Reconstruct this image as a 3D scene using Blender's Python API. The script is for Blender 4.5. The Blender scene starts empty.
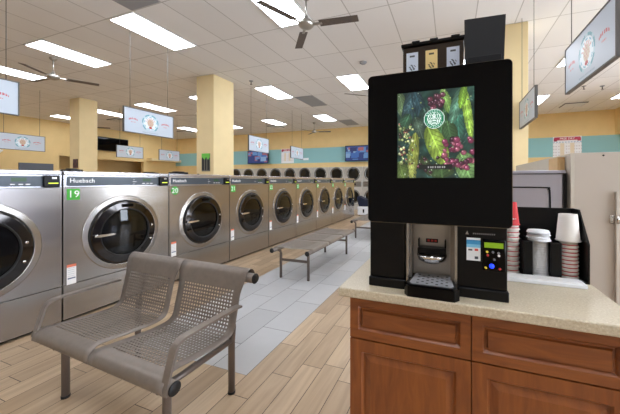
import bpy, bmesh, math, random
from mathutils import Vector, Matrix
PI = math.pi
random.seed(7)
COL = bpy.context.scene.collection
OFF = {}

# ------------------------------------------------------------------ materials
def lin(c):
    return tuple(((v/255)/12.92 if v/255 <= .04045 else ((v/255+.055)/1.055)**2.4) for v in c[:3])

def new_mat(name):
    m = bpy.data.materials.new(name); m.use_nodes = True
    nt = m.node_tree
    return m, nt, nt.nodes['Principled BSDF']

def mat(name, rgb, rough=.5, metal=0, spec=.5, emit=None, es=0, noise=0, nscale=8, bump=0, coat=0, stretch=None):
    m, nt, b = new_mat(name)
    b.inputs['Base Color'].default_value = (*lin(rgb), 1)
    b.inputs['Roughness'].default_value = rough
    b.inputs['Metallic'].default_value = metal
    b.inputs['Specular IOR Level'].default_value = spec
    b.inputs['Coat Weight'].default_value = coat
    b.inputs['Coat Roughness'].default_value = .08
    if emit:
        b.inputs['Emission Color'].default_value = (*lin(emit), 1); b.inputs['Emission Strength'].default_value = es
    if noise or bump:
        tc = nt.nodes.new('ShaderNodeTexCoord'); mp = nt.nodes.new('ShaderNodeMapping')
        if stretch: mp.inputs['Scale'].default_value = stretch
        nz = nt.nodes.new('ShaderNodeTexNoise'); nz.inputs['Scale'].default_value = nscale; nz.inputs['Detail'].default_value = 4
        nt.links.new(tc.outputs['Object'], mp.inputs[0]); nt.links.new(mp.outputs[0], nz.inputs['Vector'])
        if noise:
            mx = nt.nodes.new('ShaderNodeMix'); mx.data_type = 'RGBA'
            a = lin([max(0, v*(1-noise)) for v in rgb]); c = lin([min(255, v*(1+noise)) for v in rgb])
            mx.inputs[6].default_value = (*a, 1); mx.inputs[7].default_value = (*c, 1)
            mr = nt.nodes.new('ShaderNodeMapRange'); mr.inputs[1].default_value = .3; mr.inputs[2].default_value = .7
            nt.links.new(nz.outputs['Fac'], mr.inputs[0]); nt.links.new(mr.outputs[0], mx.inputs[0])
            nt.links.new(mx.outputs[2], b.inputs['Base Color'])
        if bump:
            bp = nt.nodes.new('ShaderNodeBump'); bp.inputs['Strength'].default_value = bump; bp.inputs['Distance'].default_value = .01
            nt.links.new(nz.outputs['Fac'], bp.inputs['Height']); nt.links.new(bp.outputs[0], b.inputs['Normal'])
    return m

def M(nt, op, a, b=None, c=None):
    n = nt.nodes.new('ShaderNodeMath'); n.operation = op
    for i, v in enumerate((a, b, c)):
        if v is None: continue
        if isinstance(v, (int, float)): n.inputs[i].default_value = v
        else: nt.links.new(v, n.inputs[i])
    return n.outputs[0]

def mixc(nt, fac, a, b):
    n = nt.nodes.new('ShaderNodeMix'); n.data_type = 'RGBA'
    for i, v in ((0, fac), (6, a), (7, b)):
        if isinstance(v, tuple): n.inputs[i].default_value = (*v, 1)
        elif isinstance(v, (int, float)): n.inputs[i].default_value = v
        else: nt.links.new(v, n.inputs[i])
    return n.outputs[2]

def posxyz(nt):
    g = nt.nodes.new('ShaderNodeNewGeometry'); s = nt.nodes.new('ShaderNodeSeparateXYZ')
    nt.links.new(g.outputs['Position'], s.inputs[0]); return s.outputs, g.outputs['Position']

def tile_nodes(nt, X, Y, x0, y0, w, l, gap, random_off=True, step=None):
    """boards along Y of width w and length l; returns (mortar mask, random 0..1 per board)"""
    rx = M(nt, 'DIVIDE', M(nt, 'SUBTRACT', X, x0), w); row = M(nt, 'FLOOR', rx); fx = M(nt, 'FRACT', rx)
    wn = nt.nodes.new('ShaderNodeTexWhiteNoise'); wn.noise_dimensions = '1D'
    nt.links.new(row, wn.inputs['W'])
    if random_off: off = M(nt, 'MULTIPLY', wn.outputs['Value'], l)
    else: off = M(nt, 'MULTIPLY', M(nt, 'MODULO', M(nt, 'ADD', row, 1000), 2), l*step)
    ry = M(nt, 'DIVIDE', M(nt, 'ADD', M(nt, 'SUBTRACT', Y, y0), off), l); cell = M(nt, 'FLOOR', ry); fy = M(nt, 'FRACT', ry)
    ex = M(nt, 'MULTIPLY', M(nt, 'MINIMUM', fx, M(nt, 'SUBTRACT', 1, fx)), w)
    ey = M(nt, 'MULTIPLY', M(nt, 'MINIMUM', fy, M(nt, 'SUBTRACT', 1, fy)), l)
    m = M(nt, 'LESS_THAN', M(nt, 'MINIMUM', ex, ey), gap)
    w2 = nt.nodes.new('ShaderNodeTexWhiteNoise'); w2.noise_dimensions = '2D'
    cb = nt.nodes.new('ShaderNodeCombineXYZ'); nt.links.new(row, cb.inputs[0]); nt.links.new(cell, cb.inputs[1])
    nt.links.new(cb.outputs[0], w2.inputs['Vector'])
    return m, w2.outputs['Value']

def floor_material():
    m, nt, b = new_mat('floor_tiles')
    (X, Y, Z), P = posxyz(nt)
    wm, wr = tile_nodes(nt, X, Y, -1.33, 0.0, .153, .61, .0022)
    gm, gr = tile_nodes(nt, X, Y, -2.53, 1.955, .30, .61, .0028, False, .5)
    mp = nt.nodes.new('ShaderNodeMapping'); mp.inputs['Scale'].default_value = (26, 2.2, 1); nt.links.new(P, mp.inputs[0])
    cb = nt.nodes.new('ShaderNodeVectorMath'); cb.operation = 'ADD'; nt.links.new(mp.outputs[0], cb.inputs[0])
    sc = nt.nodes.new('ShaderNodeCombineXYZ'); nt.links.new(M(nt, 'MULTIPLY', wr, 37), sc.inputs[1]); nt.links.new(sc.outputs[0], cb.inputs[1])
    nz = nt.nodes.new('ShaderNodeTexNoise'); nz.inputs['Scale'].default_value = 1; nz.inputs['Detail'].default_value = 5; nz.inputs['Distortion'].default_value = .6
    nt.links.new(cb.outputs[0], nz.inputs['Vector'])
    wood = mixc(nt, wr, lin((170, 145, 116)), lin((202, 177, 146)))
    g = M(nt, 'MULTIPLY', M(nt, 'SUBTRACT', nz.outputs['Fac'], .38), 2.2); 
    g = M(nt, 'MINIMUM', M(nt, 'MAXIMUM', g, 0), 1)
    wood = mixc(nt, M(nt, 'MULTIPLY', g, .55), wood, lin((134, 111, 87)))
    wood = mixc(nt, wm, wood, lin((66, 53, 41)))
    nz2 = nt.nodes.new('ShaderNodeTexNoise'); nz2.inputs['Scale'].default_value = 9; nt.links.new(P, nz2.inputs['Vector'])
    gray = mixc(nt, gr, lin((176, 177, 179)), lin((194, 195, 197)))
    gray = mixc(nt, M(nt, 'MULTIPLY', nz2.outputs['Fac'], .25), gray, lin((158, 159, 161)))
    gray = mixc(nt, gm, gray, lin((92, 92, 94)))
    inx = M(nt, 'MULTIPLY', M(nt, 'GREATER_THAN', X, -2.53), M(nt, 'LESS_THAN', X, -1.33))
    ing = M(nt, 'MULTIPLY', inx, M(nt, 'GREATER_THAN', Y, 1.65))
    nt.links.new(mixc(nt, ing, wood, gray), b.inputs['Base Color'])
    b.inputs['Roughness'].default_value = .36; b.inputs['Specular IOR Level'].default_value = .45
    return m

def ceiling_material():
    m, nt, b = new_mat('ceiling_tiles')
    (X, Y, Z), P = posxyz(nt)
    tm, tr = tile_nodes(nt, X, Y, -5.21, 3.05, .62, 1.232, .008, False, 0)
    base = mixc(nt, tr, lin((226, 225, 224)), lin((232, 231, 230)))
    nz = nt.nodes.new('ShaderNodeTexNoise'); nz.inputs['Scale'].default_value = 90; nz.inputs['Detail'].default_value = 3; nt.links.new(P, nz.inputs['Vector'])
    base = mixc(nt, M(nt, 'MULTIPLY', nz.outputs['Fac'], .12), base, lin((196, 193, 190)))
    nt.links.new(mixc(nt, tm, base, lin((186, 184, 181))), b.inputs['Base Color'])
    b.inputs['Roughness'].default_value = .9; b.inputs['Specular IOR Level'].default_value = .1
    return m

def wall_material(name, rgb, band=None, bandrgb=None):
    m, nt, b = new_mat(name)
    (X, Y, Z), P = posxyz(nt)
    nz = nt.nodes.new('ShaderNodeTexNoise'); nz.inputs['Scale'].default_value = 3; nt.links.new(P, nz.inputs['Vector'])
    c = mixc(nt, nz.outputs['Fac'], lin([v*.97 for v in rgb]), lin([min(255, v*1.03) for v in rgb]))
    if band:
        f = M(nt, 'MULTIPLY', M(nt, 'GREATER_THAN', Z, band[0]), M(nt, 'LESS_THAN', Z, band[1]))
        c = mixc(nt, f, c, lin(bandrgb))
    nt.links.new(c, b.inputs['Base Color']); b.inputs['Roughness'].default_value = .75; b.inputs['Specular IOR Level'].default_value = .25
    return m

def steel_material(name, rgb, rough, axis):
    """brushed stainless; fine vertical or horizontal grain"""
    m, nt, b = new_mat(name)
    tc = nt.nodes.new('ShaderNodeTexCoord'); mp = nt.nodes.new('ShaderNodeMapping'); mp.inputs['Scale'].default_value = axis
    nz = nt.nodes.new('ShaderNodeTexNoise'); nz.inputs['Scale'].default_value = 1; nz.inputs['Detail'].default_value = 4
    nt.links.new(tc.outputs['Object'], mp.inputs[0]); nt.links.new(mp.outputs[0], nz.inputs['Vector'])
    nt.links.new(mixc(nt, nz.outputs['Fac'], lin([v*.97 for v in rgb]), lin([min(255, v*1.03) for v in rgb])), b.inputs['Base Color'])
    mr = nt.nodes.new('ShaderNodeMapRange'); mr.inputs[3].default_value = rough-.06; mr.inputs[4].default_value = rough+.08
    nt.links.new(nz.outputs['Fac'], mr.inputs[0]); nt.links.new(mr.outputs[0], b.inputs['Roughness'])
    b.inputs['Metallic'].default_value = .9
    n2 = nt.nodes.new('ShaderNodeTexNoise'); n2.inputs['Scale'].default_value = 2.0; nt.links.new(tc.outputs['Object'], n2.inputs['Vector'])
    bp = nt.nodes.new('ShaderNodeBump'); bp.inputs['Strength'].default_value = .12; bp.inputs['Distance'].default_value = .02
    nt.links.new(n2.outputs['Fac'], bp.inputs['Height']); nt.links.new(bp.outputs[0], b.inputs['Normal'])
    return m

def wood_material(name, a, c2, vert=False):
    m, nt, b = new_mat(name)
    tc = nt.nodes.new('ShaderNodeTexCoord'); mp = nt.nodes.new('ShaderNodeMapping')
    mp.inputs['Scale'].default_value = (14, 14, 2.0) if vert else (2.0, 14, 14)
    nz = nt.nodes.new('ShaderNodeTexNoise'); nz.inputs['Scale'].default_value = 2; nz.inputs['Detail'].default_value = 6; nz.inputs['Distortion'].default_value = 1.2
    nt.links.new(tc.outputs['Object'], mp.inputs[0]); nt.links.new(mp.outputs[0], nz.inputs['Vector'])
    mr = nt.nodes.new('ShaderNodeMapRange'); mr.inputs[1].default_value = .3; mr.inputs[2].default_value = .7; nt.links.new(nz.outputs['Fac'], mr.inputs[0])
    nt.links.new(mixc(nt, mr.outputs[0], lin(a), lin(c2)), b.inputs['Base Color'])
    b.inputs['Roughness'].default_value = .38; b.inputs['Coat Weight'].default_value = .15; b.inputs['Coat Roughness'].default_value = .25
    return m

def stone_material():
    m, nt, b = new_mat('speckled_counter')
    tc = nt.nodes.new('ShaderNodeTexCoord')
    n1 = nt.nodes.new('ShaderNodeTexNoise'); n1.inputs['Scale'].default_value = 150; n1.inputs['Detail'].default_value = 3
    n2 = nt.nodes.new('ShaderNodeTexNoise'); n2.inputs['Scale'].default_value = 14; n2.inputs['Detail'].default_value = 4
    for n in (n1, n2): nt.links.new(tc.outputs['Object'], n.inputs['Vector'])
    c = mixc(nt, n2.outputs['Fac'], lin((186, 174, 150)), lin((202, 190, 166)))
    f = M(nt, 'MULTIPLY', M(nt, 'GREATER_THAN', n1.outputs['Fac'], .58), .3)
    c = mixc(nt, f, c, lin((158, 136, 104)))
    f2 = M(nt, 'MULTIPLY', M(nt, 'LESS_THAN', n1.outputs['Fac'], .40), .3)
    c = mixc(nt, f2, c, lin((232, 224, 206)))
    nt.links.new(c, b.inputs['Base Color']); b.inputs['Roughness'].default_value = .3
    return m

def attr_material(name, rough=.5, emission=0, spec=.5):
    m, nt, b = new_mat(name)
    a = nt.nodes.new('ShaderNodeAttribute'); a.attribute_name = 'Col'
    b.inputs['Roughness'].default_value = rough; b.inputs['Specular IOR Level'].default_value = spec
    if emission:
        b.inputs['Base Color'].default_value = (.01, .01, .01, 1)
        nt.links.new(a.outputs['Color'], b.inputs['Emission Color']); b.inputs['Emission Strength'].default_value = emission
    else: nt.links.new(a.outputs['Color'], b.inputs['Base Color'])
    return m

def glass_material(name, tint):
    m = bpy.data.materials.new(name); m.use_nodes = True; nt = m.node_tree; nt.nodes.clear()
    o = nt.nodes.new('ShaderNodeOutputMaterial'); mx = nt.nodes.new('ShaderNodeMixShader')
    t = nt.nodes.new('ShaderNodeBsdfTransparent'); t.inputs[0].default_value = (*tint, 1)
    g = nt.nodes.new('ShaderNodeBsdfGlossy'); g.inputs['Roughness'].default_value = .03
    fr = nt.nodes.new('ShaderNodeFresnel'); fr.inputs[0].default_value = 1.5
    nt.links.new(fr.outputs[0], mx.inputs[0]); nt.links.new(t.outputs[0], mx.inputs[1]); nt.links.new(g.outputs[0], mx.inputs[2])
    nt.links.new(mx.outputs[0], o.inputs[0]); return m

YEL = (222, 195, 140)
MT = dict(
    traym=mat('tray_plate', (170, 172, 178), .3, .3),
    floor=floor_material(), ceiling=ceiling_material(),
    wall=wall_material('wall_yellow', YEL), pillar=wall_material('pillar_cream', (226, 206, 160)),
    back=wall_material('wall_banded', YEL, (2.28, 3.04), (142, 190, 194)),
    steel=steel_material('washer_steel', (164, 159, 154), .2, (.5, .5, 5)),
    steeld=steel_material('washer_steel_side', (150, 143, 137), .3, (.5, .5, 5)),
    chrome=mat('chrome', (205, 203, 200), .1, 1), ring=mat('door_ring_metal', (74, 71, 70), .08, 1),
    band=mat('control_strip', (70, 78, 86), .28, .2), black=mat('black_plastic', (9, 9, 11), .3, 0, .25), matteb=mat('matte_black_lid', (20, 20, 22), .7, 0, .25), blackg=mat('black_gloss', (3, 3, 5), .05, 0, .16),
    navy=mat('navy_fabric', (24, 30, 54), .8, noise=.2), rubber=mat('rubber', (22, 22, 23), .6),
    drum=mat('drum_steel', (88, 90, 94), .25, .9), topst=mat('top_steel', (190, 190, 196), .25, .9),
    dglass=glass_material('tinted_door_glass', (.36, .37, .39)), wglass=glass_material('window_glass', (.95, .97, 1)),
    green=mat('green_sticker', (62, 168, 50), .5), white=mat('white_print', (238, 238, 238), .5), offw=mat('white_plastic', (238, 240, 244), .5),
    lcd=mat('green_lcd', (120, 150, 20), .4, emit=(110, 160, 20), es=.3), disp=mat('dim_display', (30, 52, 34), .3, emit=(70, 110, 60), es=.25),
    bench=mat('bench_paint', (131, 121, 113), .42, .35, noise=.03, nscale=30), benchd=mat('bench_leg_paint', (112, 101, 94), .4, .4),
    slot=mat('bright_led', (200, 220, 60), .5, emit=(200, 225, 60), es=.9), blue=mat('blue_led', (20, 60, 255), .4, emit=(20, 50, 255), es=2),
    fanm=mat('fan_motor', (170, 166, 158), .3, .8), fanb=mat('fan_blade_wood', (92, 82, 75), .5, noise=.15, nscale=20, stretch=(1, 12, 1)),
    tframe=mat('light_frame', (225, 225, 222), .6), diff=mat('light_diffuser', (250, 250, 250), .5, emit=(240, 246, 255), es=13),
    vent=mat('grey_vent', (148, 150, 154), .6), ventd=mat('dark_vent', (104, 104, 106), .6),
    wood=wood_material('cherry_wood', (114, 58, 23), (144, 82, 35)), woodv=wood_material('cherry_wood_upright', (114, 58, 23), (144, 82, 35), True),
    gap=mat('cabinet_gap', (36, 18, 9), .8), stone=stone_material(),
    paint=attr_material('printed', .45), signp=attr_material('sign_print', .35), screen=attr_material('lit_screen', .08, 1.15), tv=attr_material('tv_picture', .2, .5),
    beige=mat('beige_laminate', (186, 176, 164), .45, noise=.015, nscale=2), beiged=mat('beige_laminate_side', (196, 188, 174), .5),
    greyst=steel_material('grey_machine_steel', (190, 190, 206), .3, (5, .5, .5)),
    dryer=mat('dryer_enamel', (176, 172, 164), .4, .1), dryd=mat('dryer_door_ring', (140, 138, 134), .25, .6), dryg=mat('dryer_glass', (26, 24, 20), .08),
    red=mat('red_cup', (196, 40, 48), .5), cup=mat('paper_cup', (232, 226, 218), .6), brown=mat('smoked_hopper', (46, 34, 26), .12),
    tan=mat('kraft_wood', (204, 168, 118), .6, noise=.05), wire=mat('cable', (84, 82, 80), .5), grdoor=mat('grey_door_paint', (92, 98, 108), .5),
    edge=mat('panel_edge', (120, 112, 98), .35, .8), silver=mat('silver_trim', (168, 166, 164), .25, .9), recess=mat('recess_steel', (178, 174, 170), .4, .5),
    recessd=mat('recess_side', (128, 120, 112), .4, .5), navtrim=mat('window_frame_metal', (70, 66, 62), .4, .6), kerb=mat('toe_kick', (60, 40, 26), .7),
    redp=mat('red_print', (190, 40, 40), .5), yelp=mat('yellow_print', (226, 200, 60), .5), greyp=mat('grey_print', (120, 120, 124), .5))

# ------------------------------------------------------------------ mesh helpers
class MB:
    def __init__(s): s.bm = bmesh.new(); s.mi = 0; s.cols = None
    def box(s, a, b, bev=0, seg=2):
        r = bmesh.ops.create_cube(s.bm, size=1); vs = r['verts']
        for v in vs: v.co = Vector((a[i] if v.co[i] < 0 else b[i]) for i in range(3))
        fs = {f for v in vs for f in v.link_faces}
        for f in fs: f.material_index = s.mi
        if bev:
            es = list({e for v in vs for e in v.link_edges})
            r2 = bmesh.ops.bevel(s.bm, geom=es, offset=bev, segments=seg, affect='EDGES', profile=.5)
            for f in r2['faces']: f.material_index = s.mi; f.smooth = True
        return s
    def quad(s, *p):
        f = s.bm.faces.new([s.bm.verts.new(q) for q in p]); f.material_index = s.mi; return s
    def prism(s, poly, axis, a, b, smooth=False):
        """poly of 2-D points swept along axis from a to b. axis 0: pts are (y,z); 1: (x,z); 2: (x,y)"""
        def mk(p, t): return {0: (t, p[0], p[1]), 1: (p[0], t, p[1]), 2: (p[0], p[1], t)}[axis]
        A = [s.bm.verts.new(mk(p, a)) for p in poly]; B = [s.bm.verts.new(mk(p, b)) for p in poly]
        n = len(poly); fs = [s.bm.faces.new(A), s.bm.faces.new(B[::-1])]
        for i in range(n):
            f = s.bm.faces.new((A[i], B[i], B[(i+1) % n], A[(i+1) % n])); f.smooth = smooth; fs.append(f)
        for f in fs: f.material_index = s.mi
        return s
    def lathe(s, prof, c, axis=2, n=32, smooth=True):
        """prof: list of (radius, height along axis); c centre"""
        rings = []
        for r, h in prof:
            ring = []
            for k in range(n if r > 1e-6 else 1):
                a = 2*PI*k/n; u, w = r*math.cos(a), r*math.sin(a)
                p = {0: (h, u, w), 1: (u, h, w), 2: (u, w, h)}[axis]
                ring.append(s.bm.verts.new(Vector(p)+Vector(c)))
            rings.append(ring)
        for A, B in zip(rings, rings[1:]):
            for k in range(n):
                k2 = (k+1) % n
                if len(A) == 1 and len(B) == 1: continue
                if len(A) == 1: q = (A[0], B[k], B[k2])
                elif len(B) == 1: q = (A[k], A[k2], B[0])
                else: q = (A[k], A[k2], B[k2], B[k])
                f = s.bm.faces.new(q); f.smooth = smooth; f.material_index = s.mi
        return s
    def cyl(s, c, r, h0, h1, axis=2, n=20):
        return s.lathe([(0, h0), (r, h0), (r, h1), (0, h1)], c, axis, n, True)
    def tube(s, pts, r, n=12, flat=None, cap=True):
        """round tube (or flat bar: flat=(half width, half height)) along a polyline"""
        pts = [Vector(p) for p in pts]; rings = []; up0 = Vector((0, 0, 1))
        for i, p in enumerate(pts):
            t = (pts[min(i+1, len(pts)-1)] - pts[max(i-1, 0)]).normalized()
            up = up0 if abs(t.z) < .98 or flat else Vector((0, 1, 0))
            if flat: sd = Vector(flat[2]); nn = sd.cross(t).normalized()
            else: sd = t.cross(up).normalized(); nn = sd.cross(t).normalized()
            ring = []
            if flat:
                for u, w in ((-1, -1), (1, -1), (1, 1), (-1, 1)): ring.append(s.bm.verts.new(p+sd*u*flat[0]+nn*w*flat[1]))
            else:
                for k in range(n):
                    a = 2*PI*k/n; ring.append(s.bm.verts.new(p+sd*r*math.cos(a)+nn*r*math.sin(a)))
            rings.append(ring)
        m = len(rings[0])
        for A, B in zip(rings, rings[1:]):
            for k in range(m):
                f = s.bm.faces.new((A[k], A[(k+1) % m], B[(k+1) % m], B[k])); f.smooth = not flat; f.material_index = s.mi
        if cap:
            for q in (rings[0][::-1], rings[-1]): f = s.bm.faces.new(q); f.material_index = s.mi
        return s
    def paint(s, o, u, v, nu, nv, fn):
        """flat printed artwork: grid o + u*a + v*b with a colour per cell"""
        lay = s.bm.loops.layers.float_color.get('Col') or s.bm.loops.layers.float_color.new('Col')
        o, u, v = Vector(o), Vector(u), Vector(v)
        g = [[s.bm.verts.new(o+u*(i/nu)+v*(j/nv)) for i in range(nu+1)] for j in range(nv+1)]
        for j in range(nv):
            for i in range(nu):
                f = s.bm.faces.new((g[j][i], g[j][i+1], g[j+1][i+1], g[j+1][i])); f.material_index = s.mi
                c = lin(fn((i+.5)/nu, (j+.5)/nv))
                for l in f.loops: l[lay] = (*c, 1)
        return s
    def text(s, body, size, o, u, v, align='CENTER', thick=.0006, spacing=1, bold=0):
        vs, fs = text_geo(body, align, spacing, bold); o, u, v = Vector(o), Vector(u).normalized(), Vector(v).normalized()
        V = [s.bm.verts.new(o+u*x*size+v*y*size) for x, y in vs]
        for f in fs:
            try: q = s.bm.faces.new([V[i] for i in f]); q.material_index = s.mi
            except ValueError: pass
        return s
TXT = {}
def text_geo(body, align, spacing=1, bold=0):
    k = (body, align, spacing, bold)
    if k not in TXT:
        c = bpy.data.curves.new('t', 'FONT'); c.body = body; c.align_x = align; c.align_y = 'CENTER'; c.resolution_u = 2; c.space_character = spacing; c.offset = bold
        o = bpy.data.objects.new('t', c); COL.objects.link(o)
        bpy.context.view_layer.update()
        me = o.evaluated_get(bpy.context.evaluated_depsgraph_get()).to_mesh()
        TXT[k] = ([(v.co.x, v.co.y) for v in me.vertices], [tuple(p.vertices) for p in me.polygons])
        bpy.data.objects.remove(o); bpy.data.curves.remove(c)
    return TXT[k]

def part(name, mb, mats, parent=None, label=None, kind=None, local=False, recalc=True):
    me = bpy.data.meshes.new(name)
    if recalc: bmesh.ops.recalc_face_normals(mb.bm, faces=mb.bm.faces)
    if parent is not None and not local:
        off = OFF.get(parent.name, Vector())
        bmesh.ops.translate(mb.bm, verts=mb.bm.verts, vec=-off)
    mb.bm.to_mesh(me); mb.bm.free()
    for m in (mats if isinstance(mats, (list, tuple)) else [mats]): me.materials.append(MT[m] if isinstance(m, str) else m)
    o = bpy.data.objects.new(name, me); COL.objects.link(o)
    if parent is not None: o.parent = parent; OFF[o.name] = OFF.get(parent.name, Vector())
    if label: o['label'] = label
    if kind: o['kind'] = kind
    return o
def tag(o, label, cat, group=None, kind=None):
    o['label'] = label; o['category'] = cat
    if group: o['group'] = group
    if kind: o['kind'] = kind
    return o
def thing(name, label, cat, loc=(0, 0, 0), group=None):
    o = bpy.data.objects.new(name, None); o.location = loc; o.empty_display_size = .1; COL.objects.link(o)
    OFF[o.name] = Vector(loc); return tag(o, label, cat, group)
def struct(name, mb, mats): return part(name, mb, mats, kind='structure')
def copy_tree(o, parent=None, skip=()):
    c = o.copy(); COL.objects.link(c)
    if parent is not None: c.parent = parent
    for ch in list(o.children):
        if ch.name.split('.')[0] in skip: continue
        copy_tree(ch, c, skip)
    return c
def smooth_pts(P, n=6):
    """Catmull-Rom through the points"""
    P = [Vector(p) for p in P]; Q = [P[0]*2-P[1]]+P+[P[-1]*2-P[-2]]; out = []
    for i in range(1, len(Q)-2):
        for k in range(n):
            t = k/n; a, b, c, d = Q[i-1:i+3]
            out.append(.5*((2*b)+(c-a)*t+(2*a-5*b+4*c-d)*t*t+(3*b-a-3*c+d)*t**3))
    out.append(P[-1]); return out
def ell(x, y, cx, cy, rx, ry, ang=0):
    ca, sa = math.cos(ang), math.sin(ang); dx, dy = x-cx, y-cy
    return ((dx*ca+dy*sa)/rx)**2+((-dx*sa+dy*ca)/ry)**2

# ------------------------------------------------------------------ setting
CZ = 3.97
BX0, BX1, BY0, BY1 = -16.2, 7.6, -4.6, 13.4
m = MB(); m.box((BX0-1.6, BY0-.2, -.12), (BX1+.2, BY1+.2, 0)); struct('floor', m, 'floor')
m = MB(); m.box((BX0-1.6, BY0-.2, CZ), (BX1+.2, BY1+.2, CZ+.12)); struct('ceiling', m, 'ceiling')
m = MB(); m.box((BX0-1.6, BY1, 0), (BX1+.2, BY1+.2, CZ)); struct('wall_back', m, 'back')
m = MB(); m.box((BX0-1.6, BY0-.2, 0), (BX1+.2, BY0, CZ)); struct('wall_front', m, 'beiged')
# left wall with two openings (a doorway and a wide recess)
m = MB(); W = -.2
for y0, y1, z0, z1 in ((BY0, 7.6, 0, CZ), (7.6, 8.75, 2.47, CZ), (8.75, 9.0, 0, CZ), (9.0, 11.35, 2.42, CZ), (11.35, BY1, 0, CZ)):
    m.box((BX0+W, y0, z0), (BX0, y1, z1))
m.box((BX0-1.6, BY0, 0), (BX0-1.4, BY1, CZ)); struct('wall_left', m, 'wall')
# right wall with storefront windows
m = MB(); m.box((BX1, BY0, 0), (BX1+.2, BY1, .35)).box((BX1, BY0, 3.1), (BX1+.2, BY1, CZ)).box((BX1, BY0, .35), (BX1+.2, -3.2, 3.1)).box((BX1, 9.6, .35), (BX1+.2, BY1, 3.1))
struct('wall_right', m, 'wall')
NW = 6; wl = (9.6+3.2)/NW
for i in range(NW):
    y0 = -3.2+i*wl; y1 = y0+wl
    m = MB()
    for a, b in (((BX1+.04, y0, .35), (BX1+.14, y0+.06, 3.1)), ((BX1+.04, y1-.06, .35), (BX1+.14, y1, 3.1)), ((BX1+.04, y0, .35), (BX1+.14, y1, .42)), ((BX1+.04, y0, 3.03), (BX1+.14, y1, 3.1)), ((BX1+.04, y0, 2.3), (BX1+.14, y1, 2.36))): m.box(a, b)
    w = struct('window_%d' % (i+1), m, 'navtrim')
    m = MB(); m.box((BX1+.08, y0+.06, .42), (BX1+.09, y1-.06, 3.03)); g = part('pane', m, 'wglass', w)
# right soffit, ledge on left wall
m = MB(); m.box((5.6, 12.4, 3.06), (BX1, BY1, CZ)); struct('trim_1', m, 'wall')
m = MB(); m.box((BX0, 11.5, 2.50), (BX0+.45, BY1, 2.64), .005); struct('trim_2', m, 'pillar')
m = MB(); m.box((BX0, 6.3, 0), (BX0+.05, 7.38, 2.09), .01); d = struct('door_1', m, 'grdoor')
m = MB(); m.box((BX0+.05, 7.2, 1.0), (BX0+.1, 7.3, 1.05)); part('door_handle', m, 'chrome', d)
# pillars
def pillar(x0, x1, y0, y1, name='trim_3'):
    m = MB(); m.box((x0, y0, 0), (x1, y1, CZ), .006); return struct(name, m, 'pillar')
pillar(-5.99, -5.44, 5.54, 6.24, 'trim_3'); pillar(-11.40, -10.90, 5.61, 6.11, 'trim_4'); pillar(.62, 1.185, 5.52, 6.08, 'trim_5')
# service bulkhead behind the washers
m = MB(); m.box((-4.9, -1, 0), (-4.42, 10.4, 1.41)); struct('trim_6', m, 'beiged')

# ------------------------------------------------------------------ ceiling lights
LX = [-14.82+2.48*i for i in range(9)]; LY = [-.05, 3.66, 7.36, 11.06]
LIGHT_LABEL = {
    (1, 2): 'lit ceiling light panel cut by the left edge, left of the left fan', (1, 3): 'long lit ceiling light panel just above the left ceiling fan',
    (1, 4): 'large lit ceiling light panel at top, above the first long hanging sign', (1, 5): 'lit ceiling light panel at top edge beside the large central fan',
    (2, 0): 'lit ceiling light panel left of the far left pillar, just above the yellow wall', (2, 1): 'lit ceiling light panel just right of the far left pillar',
    (2, 2): 'lit ceiling light panel directly above the white sign left of the near pillar', (2, 3): 'lit ceiling light panel mostly hidden by near cream pillar, upper of two',
    (2, 4): 'lit ceiling light panel right of the near pillar, nearer of two above the signs', (2, 5): 'lit ceiling light panel just left of the coffee machine top',
    (2, 6): 'ceiling light panel hidden behind the open lid of the coffee machine', (2, 7): 'lit ceiling light panel peeking out left of the large right sign',
    (3, 0): 'distant ceiling light panel hidden behind the sign left of the near pillar', (3, 1): 'distant lit ceiling light panel near back left corner, left of near pillar',
    (3, 2): 'small sliver of lit ceiling light panel at right side of near cream pillar', (3, 3): 'distant lit ceiling light panel above the sign with television under it',
    (3, 4): 'distant lit ceiling light panel above the small distant fan', (3, 5): 'distant ceiling light panel hidden behind left part of the coffee machine',
    (3, 6): 'distant ceiling light panel hidden behind right part of the coffee machine', (3, 7): 'lit ceiling light panel beside the sign seen edge-on at right', (3, 8): 'lit tip of a ceiling light panel at the right edge of photo'}
def make_light():
    t = thing('ceiling_light', '', 'ceiling light', (0, 0, CZ))
    m = MB()
    for a, b in (((-.305, -.61, CZ-.012), (.305, -.585, CZ)), ((-.305, .585, CZ-.012), (.305, .61, CZ)), ((-.305, -.585, CZ-.012), (-.272, .585, CZ)), ((.272, -.585, CZ-.012), (.305, .585, CZ))): m.box(a, b)
    part('frame', m, 'tframe', t)
    m = MB(); m.box((-.272, -.585, CZ-.008), (.272, .585, CZ-.001)); part('diffuser', m, 'diff', t)
    return t
first = make_light(); used = False
for j, yv in enumerate(LY):
    for i, xv in enumerate(LX):
        if j == 0 and i < 3: continue
        o = copy_tree(first) if used else first
        used = True
        o.location = (xv, yv, CZ); o['group'] = 'recessed ceiling light panels'
        o['label'] = LIGHT_LABEL.get((j, i), 'recessed ceiling light panel beyond the edge of the photo')

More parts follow.
